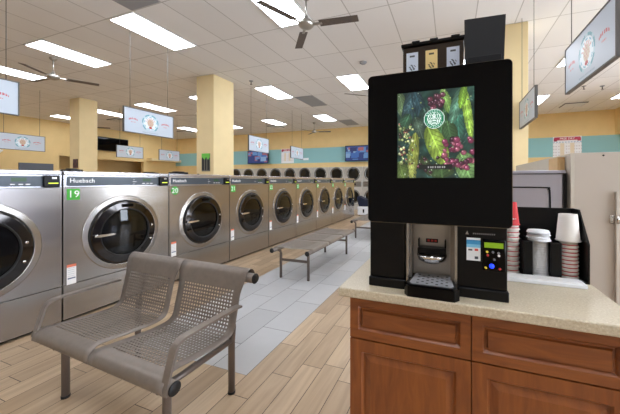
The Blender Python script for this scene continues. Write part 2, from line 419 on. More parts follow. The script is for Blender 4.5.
# flat grey ceiling vents
for i, (x, y, lb) in enumerate(((-4.28, 2.43, 'flat grey ceiling vent tile cut by top edge of photo'), (-4.28, 8.58, 'flat grey ceiling vent tile above the second pillar row, before the middle signs'), (-4.28, 12.27, 'flat grey ceiling vent tile close to the yellow back wall'))):
    m = MB(); m.box((x-.3, y-.6, CZ-.01), (x+.3, y+.6, CZ), .004); o = part('ceiling_vent', m, 'vent'); tag(o, lb, 'vent', 'flat grey ceiling vents')
for i, (x, y, sx, lb) in enumerate(((-7.9, 11.95, .3, 'small dark ceiling grille in front of the hanging television'), (-13.4, 8.3, .3, 'dark ceiling grille above the left wall television'), (-13.2, 11.5, .3, 'dark ceiling grille near the back left corner'), (3.92, 12.1, .33, 'dark louvred ceiling grille at right above the teal wall'))):
    t = thing('ceiling_grille', lb, 'vent', (x, y, CZ), 'dark ceiling grilles')
    m = MB(); m.box((x-sx, y-.3, CZ-.02), (x+sx, y+.3, CZ), .004); part('frame', m, 'ventd', t)
    for k in range(5):
        m = MB(); m.box((x-sx+.03, y-.25+k*.11, CZ-.035), (x+sx-.03, y-.20+k*.11, CZ-.019)); part('louvre', m, 'tframe', t)
# smoke detector and sprinklers
def disc_thing(name, x, y, lb, cat, r, mt):
    m = MB(); m.lathe([(0, -.045), (r*.6, -.045), (r, -.02), (r, 0), (0, 0)], (x, y, CZ), 2, 20); tag(part(name, m, mt), lb, cat)
disc_thing('smoke_detector', -1.81, 6.14, 'round smoke detector on ceiling left of the coffee machine', 'smoke detector', .08, 'vent')
for x, y, lb in ((-4.9, 6.27, 'ceiling sprinkler just right of the near cream pillar'), (3.43, 9.83, 'ceiling sprinkler left of the other under the large right sign'), (3.9, 10.0, 'ceiling sprinkler right of the other under the large right sign'), (3.0, 12.9, 'ceiling sprinkler near back wall right of the right pillar')):
    t = thing('sprinkler', lb, 'sprinkler', (x, y, CZ), 'ceiling sprinklers')
    m = MB(); m.lathe([(0, -.02), (.05, -.015), (.055, 0), (0, 0)], (x, y, CZ), 2, 16); part('escutcheon', m, 'vent', t)
    m = MB(); m.cyl((x, y, CZ), .012, -.09, -.01, 2, 10).cyl((x, y, CZ), .03, -.095, -.088, 2, 12); part('head', m, 'wire', t)

# ------------------------------------------------------------------ ceiling fans
def make_fan():
    t = thing('ceiling_fan', '', 'ceiling fan')
    m = MB(); m.lathe([(0, CZ), (.07, CZ), (.065, CZ-.03), (.02, CZ-.07), (0, CZ-.07)], (0, 0, 0), 2, 20); part('canopy', m, 'fanm', t)
    m = MB(); m.cyl((0, 0, 0), .013, 3.66, CZ-.03, 2, 10); part('rod', m, 'fanm', t)
    m = MB(); m.lathe([(0, 3.68), (.03, 3.68), (.035, 3.62), (.09, 3.61), (.11, 3.58), (.11, 3.55), (.08, 3.52), (.03, 3.50), (0, 3.50)], (0, 0, 0), 2, 24); part('motor', m, 'fanm', t)
    for k in range(3):
        m = MB(); a = 2*PI*k/3
        R = Matrix.Rotation(a, 4, 'Z') @ Matrix.Rotation(math.radians(-10), 4, 'X')
        m.box((.20, -.062, -.004), (.75, .062, .004), .003, 1); m.mi = 1; m.box((.08, -.02, -.008), (.24, .02, .008), .002, 1)
        m.bm.transform(Matrix.Translation((0, 0, 3.555)) @ R)
        part('blade', m, ['fanb', 'fanm'], t)
    return t
fan = make_fan(); used = False
for x, y, a, lb in ((-1.92, 3.66, 7, 'three-blade ceiling fan nearest the coffee machine, large at top centre'), (-7.93, 3.62, 61, 'three-blade ceiling fan at upper left, below a light panel'),
                    (-1.93, 7.35, -21, 'three-blade ceiling fan mostly hidden behind the coffee machine'), (-5.75, 11.75, 15, 'small distant ceiling fan before the back wall'),
                    (-13.9, 7.45, 40, 'distant ceiling fan behind the far left pillar, above the television'), (-7.92, 7.4, 80, 'ceiling fan hidden mostly behind the near cream pillar')):
    o = copy_tree(fan) if used else fan
    used = True
    o.location = (x, y, 0); o.rotation_euler.z = math.radians(a); o['label'] = lb; o['group'] = 'ceiling fans'

# ------------------------------------------------------------------ hanging signs
def sign_art(u, v):
    x = (u-.5)*.93; y = (v-.5)*.42; r = math.hypot(x, y); a = math.atan2(y, x)
    bg = (190, 200, 212)
    if .135 < r < .16 and not (-1.9 < a < -1.2): return (110, 165, 178) if math.sin(a*7) > -.5 else (180, 205, 215)
    if .108 < r < .122 and math.sin(a*9) > -.2: return (120, 180, 200)
    if ell(x, y, 0, .0, .06, .07) < 1:
        return (200, 182, 160) if math.sin(x*160)*math.sin(y*120) > -.4 else (188, 120, 110)
    if .065 < r < .10 and y > .02 and math.sin(a*14) > .1: return (206, 160, 148)
    if ell(x, y, 0, -.085, .03, .02) < 1: return (180, 60, 60)
    if r < .13: return (224, 232, 238)
    for cx in (-.31, .30):
        yy = y-.012-.02*math.cos((x-cx)*20)
        if abs(x-cx) < .085 and abs(yy) < .014 and math.sin((x-cx)*230+cx) > -.45: return (196, 96, 104)
        if abs(x-cx) < .04 and abs(y+.03) < .008 and math.sin((x-cx)*300) > -.3: return (206, 130, 134)
    if abs(x) < .15 and abs(y+.182) < .009 and math.sin(x*260) > -.5: return (150, 172, 186)
    return bg
def make_sign():
    t = thing('hanging_sign', '', 'sign')
    m = MB(); m.box((-.012, -.465, -.21), (.012, .465, .21)); part('board', m, 'offw', t)
    m = MB()
    for a, b in (((-.018, -.475, -.22), (.018, .475, -.208)), ((-.018, -.475, .208), (.018, .475, .22)), ((-.018, -.475, -.208), (.018, -.463, .208)), ((-.018, .463, -.208), (.018, .475, .208))): m.box(a, b)
    part('frame', m, 'wire', t)
    for s in (1, -1):
        m = MB(); m.paint((s*.0135, -.463*s, -.208), (0, .926*s, 0), (0, 0, .416), 124, 56, sign_art)
        part('printed_face', m, 'signp', t, recalc=False)
    for s in (-.36, .36):
        m = MB(); m.tube([(0, s, .21), (0, s, CZ-2.42)], .004, 6); part('wire', m, 'wire', t)
    return t
sg = make_sign(); used = False
for x, y, lb in ((-5.3, 1.59, 'white hanging sign over washer 18, cut by left edge'), (-5.25, 3.80, 'white hanging sign with round emblem, left of the near cream pillar'), (-5.27, 7.1, 'white hanging sign above the small television, right of near pillar'),
                 (-5.5, 9.75, 'white hanging sign before the teal band and red-topped poster'), (-11.1, 4.40, 'white hanging sign in front of left wall above the grey door'), (-11.1, 7.28, 'small distant white sign right of the far left pillar'),
                 (-11.1, 8.88, 'small distant white sign nearest the back left corner'), (1.07, 5.03, 'white hanging sign seen edge-on before the right pillar'), (1.07, 2.98, 'large white hanging sign at upper right, cut by the frame')):
    o = copy_tree(sg) if used else sg
    used = True
    o.location = (x, y, 2.42); o['label'] = lb; o['group'] = 'hanging laundromat signs'

# ------------------------------------------------------------------ washers
WP = 1.103; WX = -3.434; DY, DZ = .55, .785
def make_washer():
    t = thing('washing_machine', '', 'washing machine')
    w = WP-.008
    m = MB()                                            # cabinet shell
    m.box((-.9, .004, .03), (-.02, .02, 1.405)); m.box((-.9, w-.016, .03), (-.02, w, 1.405)); m.box((-.9, .02, .03), (-.88, w-.016, 1.405)); m.box((-.88, .02, .03), (-.02, w-.016, .05))
    m.mi = 1; m.box((-.85, .02, 0), (-.06, w-.02, .03))
    body = part('cabinet', m, ['steeld', 'black'], t)
    # front panel with a round opening
    m = MB(); N = 64; R = .25; y0, y1, z0, z1 = .004, w, .36, 1.285
    ang = sorted(set([2*PI*k/N for k in range(N)] + [math.atan2(zz-DZ, yy-DY) % (2*PI) for yy in (y0, y1) for zz in (z0, z1)]))
    ins, outs, mids = [], [], []
    for a in ang:
        c, s = math.cos(a), math.sin(a)
        k = min((((y1 if c > 0 else y0)-DY)/c) if abs(c) > 1e-9 else 9, (((z1 if s > 0 else z0)-DZ)/s) if abs(s) > 1e-9 else 9)
        ins.append(m.bm.verts.new((0, DY+R*c, DZ+R*s))); outs.append(m.bm.verts.new((0, DY+k*c, DZ+k*s))); mids.append(m.bm.verts.new((-.02, DY+k*c, DZ+k*s)))
    for i in range(len(ang)):
        j = (i+1) % len(ang); m.bm.faces.new((ins[i], ins[j], outs[j], outs[i])); m.bm.faces.new((outs[i], outs[j], mids[j], mids[i]))
    part('front_panel', m, 'steel', t)
    m = MB(); m.box((-.02, .004, .03), (0, w, .352), .002, 1); part('kick_panel', m, 'steel', t)
    m = MB(); m.box((-.03, .004, 1.288), (.0, w, 1.408), .002, 1); part('control_fascia', m, 'topst', t)
    m = MB(); m.box((-.9, .004, 1.408), (.004, w, 1.445), .006, 2); top = part('top_cover', m, 'topst', t)
    m = MB(); m.cyl((-.1, .56, 1.445), .014, 0, .012, 2, 12); part('vent_cap', m, 'rubber', top)
    m = MB(); m.box((0, .03, 1.303), (.006, w-.03, 1.394), .002, 1); strip = part('control_strip', m, 'band', t)
    m = MB(); m.text('Huebsch', .058, (.0068, .155, 1.352), (0, 1, 0), (0, 0, 1), spacing=1.04, bold=.012); part('brand_lettering', m, 'white', strip)
    m = MB(); m.box((.006, .755, 1.345), (.008, .85, 1.378)); part('display', m, 'disp', strip)
    m = MB()
    for y in (.75, .80, .845): m.box((.006, y, 1.318), (.009, y+.028, 1.325))
    m.box((.006, .64, 1.34), (.0085, .68, 1.344)); m.box((.006, .65, 1.365), (.0085, .655, 1.372)); m.box((.006, .65, 1.315), (.0085, .655, 1.322))
    part('button', m, 'white', strip, 'row of white buttons')
    m = MB(); m.box((.003, .955, 1.292), (.03, 1.07, 1.402), .006); cr = part('card_reader', m, 'black', t)
    m = MB(); m.box((.0302, .985, 1.325), (.032, 1.055, 1.334)); part('card_slot', m, 'slot', cr)
    m = MB(); m.box((.0302, 1.01, 1.368), (.0315, 1.045, 1.385)); part('mark', m, 'silver', cr)
    # door: surround, gasket, ring, glass, drum, handle
    c = (0, DY, DZ)
    m = MB(); m.lathe([(.405, 0), (.402, .005), (.397, .007)], c, 0, 64); m.lathe([(.397, .007), (.356, .012)], c, 0, 64); m.lathe([(.356, .012), (.350, .012), (.347, .004)], c, 0, 64); part('door_surround', m, 'steel', t)
    dr = MB(); dr.lathe([(.338, .004), (.338, .028)], c, 0, 64); dr.lathe([(.338, .028), (.334, .034), (.328, .037)], c, 0, 64); dr.lathe([(.328, .037), (.262, .045)], c, 0, 64); dr.lathe([(.262, .045), (.255, .040), (.25, .02), (.25, -.01)], c, 0, 64); dr.mi = 1
    dr.lathe([(.347, .003), (.347, .018), (.340, .024), (.337, .02)], c, 0, 64); dr.lathe([(.262, .0455), (.258, .0475), (.252, .042), (.248, .03)], c, 0, 64)
    door = part('door', dr, ['ring', 'rubber'], t)
    m = MB(); m.lathe([(.249, .026), (.20, .030), (.12, .034), (.05, .036), (0, .036)], c, 0, 48); part('door_glass', m, 'dglass', door)
    m = MB(); m.box((.040, DY-.05, DZ+.275), (.049, DY+.07, DZ+.31), .003, 1); part('latch_plate', m, 'blackg', door)
    m = MB(); a0 = (.06, DY-.30, DZ+.005)
    m.box((.036, DY-.318, DZ-.014), (.064, DY-.28, DZ+.014), .006); m.prism([(DY-.335, DZ-.004), (DY-.28, DZ-.015), (DY-.16, DZ-.009), (DY-.13, DZ-.001), (DY-.16, DZ+.009), (DY-.28, DZ+.014)], 0, .06, .078)
    part('door_handle', m, 'chrome', door)
    for s in (.04, -.12):
        m = MB(); m.cyl((.040, DY+.295-abs(s)*.2, DZ+s), .012, 0, .012, 0, 10); part('hinge_bolt', m, 'chrome', door)
    m = MB(); m.lathe([(.25, 0), (.24, -.04), (.275, -.06), (.275, -.40), (.08, -.42), (0, -.42)], c, 0, 48)
    for k in range(3):
        a = 2*PI*k/3+.5; m.tube([(-.07, DY+.25*math.cos(a), DZ+.25*math.sin(a)), (-.40, DY+.25*math.cos(a), DZ+.25*math.sin(a))], .035, 8)
    part('drum', m, 'drum', t)
    m = MB(); m.paint((.001, .03, .35+.005), (0, .075, 0), (0, 0, .19), 12, 30, lambda u, v: ((226, 120, 90) if v > .86 else ((90, 100, 130) if .25 < v < .33 and .12 < u < .9 else ((200, 204, 210) if (int(v*30) % 3 == 0 and .12 < u < .85 and v > .4) else (236, 236, 236)))))
    part('notice_sticker', m, 'paint', t, recalc=False)
    return t
wm = make_washer(); used = False
mn = MB()
for k in range(-1, 8):
    o = copy_tree(wm, skip=('number_sticker',)) if used else wm
    used = True
    o.location = (WX, 1.639+WP*k-.002, 0); n = 19+k
    o['group'] = 'front-loading washing machines in a row'
    o['label'] = ('stainless front-load washer at far left, cut off by the photo edge' if k < 0 else
                  ['stainless front-load washer with green number 19 sticker, second from left', 'stainless front-load washer with round green 20 sticker, third from left'][k] if k < 2 else
                  'stainless front-load washer, %s in the row from the left' % ['fourth', 'fifth', 'sixth', 'seventh', 'eighth', 'ninth and last'][k-2])
    m = MB()
    if k == 1: m.lathe([(0, .0035), (.056, .0035), (.056, 0)], (0, .085, 1.222), 0, 14)
    else: m.box((0, .03, 1.167), (.002, .135, 1.274), .001, 1)
    st = part('number_sticker', m, 'green', o, 'green sticker reading %d' % n, local=True)
    m = MB(); m.text(str(n), .095, (.004 if k == 1 else .0026, .084, 1.22), (0, 1, 0), (0, 0, 1), spacing=1.05, bold=.005); part('digits', m, 'white', st, local=True)

# small boxes on the service bulkhead behind washers
for y0, y1, h, lb in ((2.22, 2.36, .09, 'dark box standing behind the washers, under the red poster'), (3.23, 3.41, .075, 'low black box behind top of washer 19'), (3.75, 3.98, .10, 'low black box behind top of washer 20')):
    t = thing('equipment_box', lb, 'box', (-4.6, (y0+y1)/2, 1.41), 'dark boxes behind the washers')
    m = MB(); m.box((-4.72, y0, 1.41), (-4.5, y1, 1.41+h), .008); part('casing', m, 'black', t)
    m = MB(); m.box((-4.66, y0+.03, 1.41+h), (-4.56, y1-.03, 1.41+h+.012), .003); part('lid', m, 'rubber', t)

# ------------------------------------------------------------------ stacked dryers
DP = .868; DYF = 13.13
def make_dryer():
    t = thing('stacked_dryer', '', 'dryer'); w = DP-.01
    m = MB(); m.box((.005, 0, 0), (w, .262, 2.03), .006); part('cabinet', m, 'dryer', t)
    for zc in (.62, 1.69):
        c = (w/2, 0, zc)
        m = MB(); m.lathe([(.335, 0), (.335, -.02), (.31, -.035), (.285, -.035), (.27, -.015)], c, 1, 40); d = part('door', m, 'dryd', t)
        m = MB(); m.lathe([(.272, -.016), (.2, -.022), (0, -.026)], c, 1, 40); part('door_glass', m, 'dryg', d)
        m = MB(); m.box((w/2+.29, -.055, zc-.05), (w/2+.31, -.03, zc+.05), .004); part('door_handle', m, 'chrome', d)
    m = MB(); m.box((.04, -.008, 1.08), (w-.04, 0, 1.33), .003); p = part('control_panel', m, 'silver', t)
    for x in (.36, .50):
        m = MB(); m.lathe([(.05, -.008), (.05, -.03), (.03, -.034), (0, -.034)], (x, 0, 1.2), 1, 20); part('knob', m, 'rubber', p)
    m = MB(); m.box((.02, -.004, .24), (w-.01, 0, .25)); part('panel_seam', m, 'black', t)
    return t
dr0 = make_dryer(); used = False
nd = 11
for k in range(1, nd):
    o = copy_tree(dr0) if used else dr0
    used = True
    o.location = (-12.59+DP*k, DYF, 0); o['group'] = 'stacked dryers along the back wall'
    o['label'] = 'beige stacked dryer with round glass doors on back wall, %s' % (['leftmost', 'second from left', 'third from left', 'fourth from left', 'fifth from left', 'sixth from left', 'seventh from left', 'eighth from left', 'ninth from left', 'rightmost'][k-1])
# ------------------------------------------------------------------ televisions, posters
def tv_art(seed):
    rd = random.Random(seed); bl = [(rd.random(), rd.random(), .06+.12*rd.random(), .05+.15*rd.random(), rd.choice([(70, 120, 200), (150, 190, 235), (30, 50, 120), (190, 110, 120), (110, 160, 220)])) for _ in range(26)]
    def f(u, v):
        c = (44, 70, 140)
        for x, y, w, h, q in bl:
            if abs(u-x) < w and abs(v-y) < h: c = q
        if v > .9 or v < .05: c = (60, 90, 160)
        return c
    return f
def television(x0, x1, z0, z1, y, lb, seed):
    t = thing('television', lb, 'television', ((x0+x1)/2, y, z0), 'wall televisions')
    m = MB(); m.box((x0, y, z0), (x1, y+.05, z1), .006); part('housing', m, 'black', t)
    m = MB(); m.paint((x0+.03, y-.001, z0+.03), (x1-x0-.06, 0, 0), (0, 0, z1-z0-.06), 60, 34, tv_art(seed)); part('screen', m, 'tv', t, recalc=False)
    m = MB(); m.box((x0+.4, y+.05, z0+.15), (x1-.4, BY1, z1-.15)); part('wall_mount', m, 'black', t)
television(-10.55, -9.2, 2.30, 3.02, 13.2, 'wall television with blue picture under a hanging sign, on back wall', 1)
television(-4.80, -3.45, 2.30, 3.05, 13.2, 'wall television with blue picture just left of the coffee machine', 5)
t = thing('television', 'large black television, switched off, high on the left wall', 'television', (-16.15, 9.6, 2.85), 'wall televisions')
m = MB(); m.box((-16.14, 9.0, 2.86), (-16.08, 10.45, 3.53), .008); part('housing', m, 'black', t)
m = MB(); m.box((-16.081, 9.04, 2.9), (-16.078, 10.41, 3.49)); part('screen', m, 'blackg', t)
m = MB(); m.box((-16.2, 9.5, 3.0), (-16.14, 9.95, 3.4)); part('wall_mount', m, 'black', t)

def free_dry(u, v):
    if v > .8:
        if .04 < u < .96 and .84 < v < .97: return (176, 44, 76)
        if (.02 < u < .14 or .86 < u < .98) and .76 < v < .93: return (140, 30, 58)
        return (234, 236, 240)
    if .72 < v < .77: return (170, 190, 214) if math.sin(u*60) > -.3 else (236, 238, 242)
    if .15 < v < .7 and (abs(u-.33) < .07 or abs(u-.68) < .07): return (226, 214, 190)
    if .12 < v < .7 and int(v*22) % 3 == 0 and math.sin(u*70) > 0: return (196, 190, 196)
    return (234, 236, 240)
def poster(x0, x1, z0, z1, y, lb):
    t = thing('poster', lb, 'poster', ((x0+x1)/2, y, z0), 'red-bannered posters on back wall')
    m = MB(); m.box((x0, y+.001, z0), (x1, BY1, z1)); part('mounting_board', m, 'offw', t)
    m = MB(); m.paint((x0, y, z0), (x1-x0, 0, 0), (0, 0, z1-z0), 48, 48, free_dry); part('print', m, 'paint', t, recalc=False)
    m = MB(); m.text('FREE DRY', (z1-z0)*.13, ((x0+x1)/2, y-.002, z0+(z1-z0)*.905), (1, 0, 0), (0, 0, 1), bold=.01); part('lettering', m, 'white', t)
poster(-8.5, -7.75, 2.30, 3.06, 13.38, 'white poster with red banner on teal wall beside the hanging sign')
poster(3.70, 4.60, 2.2, 3.05, 13.38, 'white poster with red banner above the beige partition')
t = thing('price_sheet', 'small white sheet on the teal band, centre of back wall', 'poster', (-7.03, 13.37, 2.44))
m = MB(); m.box((-7.18, 13.385, 2.43), (-6.88, BY1, 2.54)); part('sheet', m, 'offw', t)
m = MB(); m.box((-7.35, 13.38, 2.44), (-7.2, BY1, 2.50)); part('mounting_tab', m, 'vent', t)
m = MB(); m.box((-5.81, 5.528, 1.59), (-5.55, 5.54, 2.03)); o = part('poster', m, 'black'); tag(o, 'poster with green header and dark bottles on the near pillar', 'poster')
m = MB(); m.paint((-5.81, 5.527, 1.59), (.26, 0, 0), (0, 0, .44), 20, 32, lambda u, v: ((110, 196, 80) if v > .72 + .06*math.sin(u*14) else ((34, 34, 42) if abs((u*3) % 1-.5) < .36 and v > .06 else (120, 120, 110)))); part('mounted_print', m, 'paint', o, recalc=False)
m = MB(); m.box((-11.2, 5.595, 1.76), (-10.97, 5.61, 2.04)); o = part('poster', m, 'black'); tag(o, 'small dark red poster on the far left pillar', 'poster')
m = MB(); m.paint((-11.2, 5.594, 1.76), (.23, 0, 0), (0, 0, .28), 14, 16, lambda u, v: (92, 52, 66) if math.sin(u*9)*math.sin(v*11) > 0 else (50, 34, 48)); part('mounted_print', m, 'paint', o, recalc=False)
t = thing('wall_lamp', 'small beige wall fitting under the long sign at left edge', 'wall lamp', (BX0, 5.6, 2.42))
m = MB(); m.lathe([(0, 2.42), (.12, 2.42), (.2, 2.52), (.19, 2.53), (0, 2.48)], (BX0+.22, 5.6, 0), 2, 20); part('lamp_shade', m, 'offw', t)
m = MB(); m.box((BX0, 5.56, 2.44), (BX0+.2, 5.64, 2.48)); part('bracket', m, 'offw', t)

# ------------------------------------------------------------------ perforated seating
def perforated(prof, x0, x1, s0, s1, margin, cw, cl, bar=.4, waist=0):
    """sheet swept across x from a (y,z) profile; holes between arc lengths s0..s1, leaving a margin at the sides"""
    P = smooth_pts([(a, b, 0) for a, b in prof], 8); L = [0]
    for a, b in zip(P, P[1:]): L.append(L[-1]+(b-a).length)
    def at(s):
        s = max(0, min(L[-1], s))
        for i in range(len(L)-1):
            if s <= L[i+1]+1e-9:
                f = (s-L[i])/max(1e-9, L[i+1]-L[i]); return P[i].lerp(P[i+1], f)
        return P[-1]
    ss = [L[-1]*i/60 for i in range(61) if L[-1]*i/60 < s0-.004]; hole_s = set()
    n = int((s1-s0)/cl)
    for k in range(n):
        ss += [s0+k*cl, s0+(k+.25)*cl]; ss_i = len(ss)-1; hole_s.add(ss_i); ss.append(s0+(k+.75)*cl)
    ss.append(s0+n*cl); ss += [L[-1]*i/60 for i in range(61) if L[-1]*i/60 > s0+n*cl+.004]
    xs = [x0]; hole_x = set(); nx = int((x1-x0-2*margin)/cw); xo = x0+((x1-x0)-nx*cw)/2
    for k in range(nx):
        xs += [xo+k*cw, xo+(k+bar/2)*cw]; hole_x.add(len(xs)-1); xs.append(xo+(k+1-bar/2)*cw)
    xs += [xo+nx*cw, x1]
    m = MB(); G = []
    for s in ss:
        p = at(s); q = min(max((s-.12)/.1, 0), 1)*min(max((L[-1]-.17-s)/.12, 0), 1); q = q*q*(3-2*q)*waist; xc = (x0+x1)/2; hw = (x1-x0)/2
        G.append([m.bm.verts.new((xc+(x-xc)*(hw-q)/hw, p.x, p.y)) for x in xs])
    for j in range(len(ss)-1):
        for i in range(len(xs)-1):
            if j in hole_s and i in hole_x: continue
            f = m.bm.faces.new((G[j][i], G[j][i+1], G[j+1][i+1], G[j+1][i])); f.smooth = True
    return m
def sheet(name, m, parent, mt='bench', th=.003):
    o = part(name, m, mt, parent, recalc=False); md = o.modifiers.new('Solidify', 'SOLIDIFY'); md.thickness = th; md.offset = 0; return o

XL, XR, XM = -2.40, -1.223, -1.815
B = thing('double_bench_seat', 'taupe perforated metal two-seat bench with armrests, in the foreground', 'bench', (XM, 1.3, 0))
prof = [(1.045, .352), (1.01, .345), (.982, .36), (.976, .385), (.988, .415), (1.018, .430), (1.07, .430), (1.16, .420), (1.26, .410), (1.34, .406), (1.405, .410), (1.440, .426), (1.458, .458), (1.468, .50), (1.480, .55), (1.500, .64), (1.520, .715), (1.538, .757), (1.560, .779), (1.585, .779), (1.607, .757), (1.612, .725), (1.605, .695)]
for a, b in ((XL, XM-.003), (XM+.003, XR)):
    sheet('seat_shell', perforated(prof, a, b, .19, .835, .05, .0250, .0215, .40, .022), B)
for c, nm in (((1.015, .385), 'seat_tube'), ((1.576, .723), 'back_tube')):
    m = MB(); m.tube([(XL-.03, c[0], c[1]), (XR+.03, c[0], c[1])], .031, 20); tb = part(nm, m, 'bench', B)
    for x in (XL-.034, XR+.034):
        m = MB(); m.lathe([(0, -.006), (.028, -.006), (.033, 0), (.028, .006), (0, .006)], (x, c[0], c[1]), 0, 24); part('end_cap', m, 'rubber', tb)
for x in (XL+.155, XR-.095):
    m = MB(); m.tube([(x, 1.07, .012), (x, 1.07, .33), (x, 1.05, .365)], .021, 14); l = part('leg', m, 'benchd', B)
    m = MB(); m.cyl((x, 1.07, 0), .023, 0, .014, 2, 16); part('rubber_foot', m, 'rubber', l)
    m = MB(); m.tube([(x, 1.505, .012), (x, 1.505, .33), (x, 1.515, .42), (x, 1.54, .56), (x, 1.572, .69)], .021, 14); l = part('leg', m, 'benchd', B)
    m = MB(); m.cyl((x, 1.505, 0), .023, 0, .014, 2, 16); part('rubber_foot', m, 'rubber', l)
    m = MB(); m.tube([(x+.03, 1.0, .352), (x+.02, 1.25, .345), (x, 1.505, .335)], .017, 12); part('cross_bar', m, 'benchd', B)
for x in (XL-.004, XR+.004):
    pts = smooth_pts([(x, 1.468, .585), (x, 1.42, .588), (x, 1.30, .588), (x, 1.12, .585), (x, 1.065, .578), (x, 1.035, .553), (x, 1.015, .49), (x, .99, .40), (x, .985, .36)], 5)
    m = MB(); m.tube(pts, 0, flat=(.021, .006, (1, 0, 0))); part('armrest', m, 'bench', B)
for y, z in ((1.27, .38), (1.59, .73)):
    m = MB(); m.box((XM-.02, y-.012, z), (XM+.02, y+.012, z+.012)); part('spacer', m, 'rubber', B)
m = MB(); m.box((XM-.02, 1.0, .34), (XM+.02, 1.42, .385), .004); part('centre_bracket', m, 'benchd', B)
B.rotation_euler.z = math.radians(-2.5)

def make_flat_bench():
    t = thing('flat_bench', '', 'bench'); x0, x1 = -.27, .27
    L = 1.75
    for k in range(3):
        a = .02+k*.575; m = MB()
        pr = [(x0-.02, .385), (x0-.035, .405), (x0-.02, .428), (x0+.01, .434), (0, .428), (x1-.01, .434), (x1+.02, .428), (x1+.035, .405), (x1+.02, .385)]
        q = perforated(pr, a, a+.56, .13, .50, .05, .028, .028, .45)
        for v in q.bm.verts: v.co = Vector((v.co.y, v.co.x, v.co.z))
        sheet('seat_pad', q, t)
    for x in (x0, x1):
        m = MB(); m.tube([(x, -.07, .40), (x, L+.07, .40)], .030, 18); r = part('rail', m, 'bench', t)
        for y in (-.074, L+.074):
            m = MB(); m.lathe([(0, -.006), (.029, -.006), (.034, 0), (.029, .006), (0, .006)], (x, y, .40), 1, 20); part('end_cap', m, 'rubber', r)
        for y in (.07, L-.15):
            s = 1 if x > 0 else -1; m = MB()
            m.tube([(x-s*.055, y, .0), (x-s*.055, y, .34), (x-s*.045, y, .37), (x-s*.01, y, .385)], .019, 12); part('leg', m, 'benchd', t)
    for y in (.07, L-.15):
        m = MB(); m.box((x0+.055, y-.01, .235), (x1-.055, y+.01, .27), .004); part('stretcher', m, 'benchd', t)
    return t
fb = make_flat_bench(); fb.location = (-2.02, 3.44, 0); fb['label'] = 'backless perforated metal bench with three pads in the aisle, nearer one'; fb['group'] = 'backless aisle benches'
f2 = copy_tree(fb); f2.location = (-1.9, 6.48, 0); f2['label'] = 'backless metal bench farther down the aisle, partly behind coffee machine'

# laundry cart at the far end of the aisle
t = thing('laundry_cart', 'low white box with dark blue bag on top, far end of aisle', 'cart', (-3.15, 10.95, 0))
m = MB(); m.box((-3.42, 10.8, .03), (-2.88, 11.3, .36), .02); part('base_bin', m, 'offw', t)
m = MB(); m.box((-3.2, 10.785, .12), (-3.14, 10.8, .26), .004); part('handle', m, 'black', t)
m = MB(); m.prism([(-3.45, .70), (-3.40, .76), (-3.1, .62), (-2.8, .66), (-2.82, .42), (-2.95, .36), (-3.36, .36), (-3.42, .50)], 1, 10.84, 11.26); part('bag', m, 'navy', t)
for x in (-3.36, -2.94):
    for y in (10.86, 11.24):
        m = MB(); m.cyl((x, y, .022), .022, -.012, .012, 0, 12); part('castor', m, 'rubber', t)

# ------------------------------------------------------------------ counter
CT = .92
m = MB(); m.box((-.428, 1.096, .883), (.548, 1.76, CT), .006, 3); o = part('countertop', m, 'stone'); tag(o, 'speckled beige stone countertop under the coffee machine', 'countertop')
def raised_front(x0, x1, z0, z1, y, fr, vertical, parent, nm):
    """drawer or door front: frame, bevelled groove and a raised field"""
    m = MB(); Y = y
    levels = [(0, 0), (fr, 0), (fr+.008, .010), (fr+.014, .010), (fr+.036 if nm == 'door' else fr+.018, .002)]
    rects = []
    for ins, dp in levels:
        rects.append([m.bm.verts.new(p) for p in ((x0+ins, Y+dp, z0+ins), (x1-ins, Y+dp, z0+ins), (x1-ins, Y+dp, z1-ins), (x0+ins, Y+dp, z1-ins))])
    back = [m.bm.verts.new(p) for p in ((x0, Y+.02, z0), (x1, Y+.02, z0), (x1, Y+.02, z1), (x0, Y+.02, z1))]
    for A, B_ in zip(rects, rects[1:]):
        for i in range(4): m.bm.faces.new((A[i], A[(i+1) % 4], B_[(i+1) % 4], B_[i]))
    m.bm.faces.new(rects[-1]); m.bm.faces.new(back[::-1])
    for i in range(4): m.bm.faces.new((rects[0][i], back[i], back[(i+1) % 4], rects[0][(i+1) % 4]))
    return part(nm, m, 'woodv' if vertical else 'wood', parent)
for x0, x1, lb in ((-.390, .068, 'cherry wood base cabinet under the coffee machine, left of the seam'), (.068, .520, 'cherry wood base cabinet under the cups, right of the seam')):
    t = thing('base_cabinet', lb, 'cabinet', ((x0+x1)/2, 1.4, 0), 'cherry base cabinets')
    m = MB(); m.box((x0, 1.149, .10), (x1, 1.735, .883)); m.mi = 1; m.box((x0+.003, 1.20, 0), (x1-.003, 1.73, .10)); part('carcass', m, ['woodv', 'kerb'], t)
    raised_front(x0+.002, x1-.002, .712, .876, 1.128, .034, False, t, 'drawer')
    raised_front(x0+.002, x1-.002, .11, .706, 1.128, .048, True, t, 'door')

# ------------------------------------------------------------------ coffee machine
C = thing('coffee_machine', 'tall black self-serve coffee machine with large lit screen on counter', 'coffee machine', (-.06, 1.4, CT))
m = MB(); m.box((-.315, 1.172, CT+.035), (-.172, 1.62, 1.74), .004); m.box((.02, 1.172, CT+.035), (.188, 1.62, 1.74), .004); m.box((-.172, 1.271, CT+.037), (.02, 1.62, 1.74)); m.box((-.172, 1.18, 1.20), (.02, 1.271, 1.74))
part('housing', m, 'black', C)
m = MB(); m.box((-.318, 1.160, CT), (-.165, 1.625, CT+.037), .004); m.box((.012, 1.160, CT), (.192, 1.625, CT+.037), .004); m.box((-.165, 1.262, CT), (.012, 1.625, CT+.037)); part('plinth', m, 'black', C)
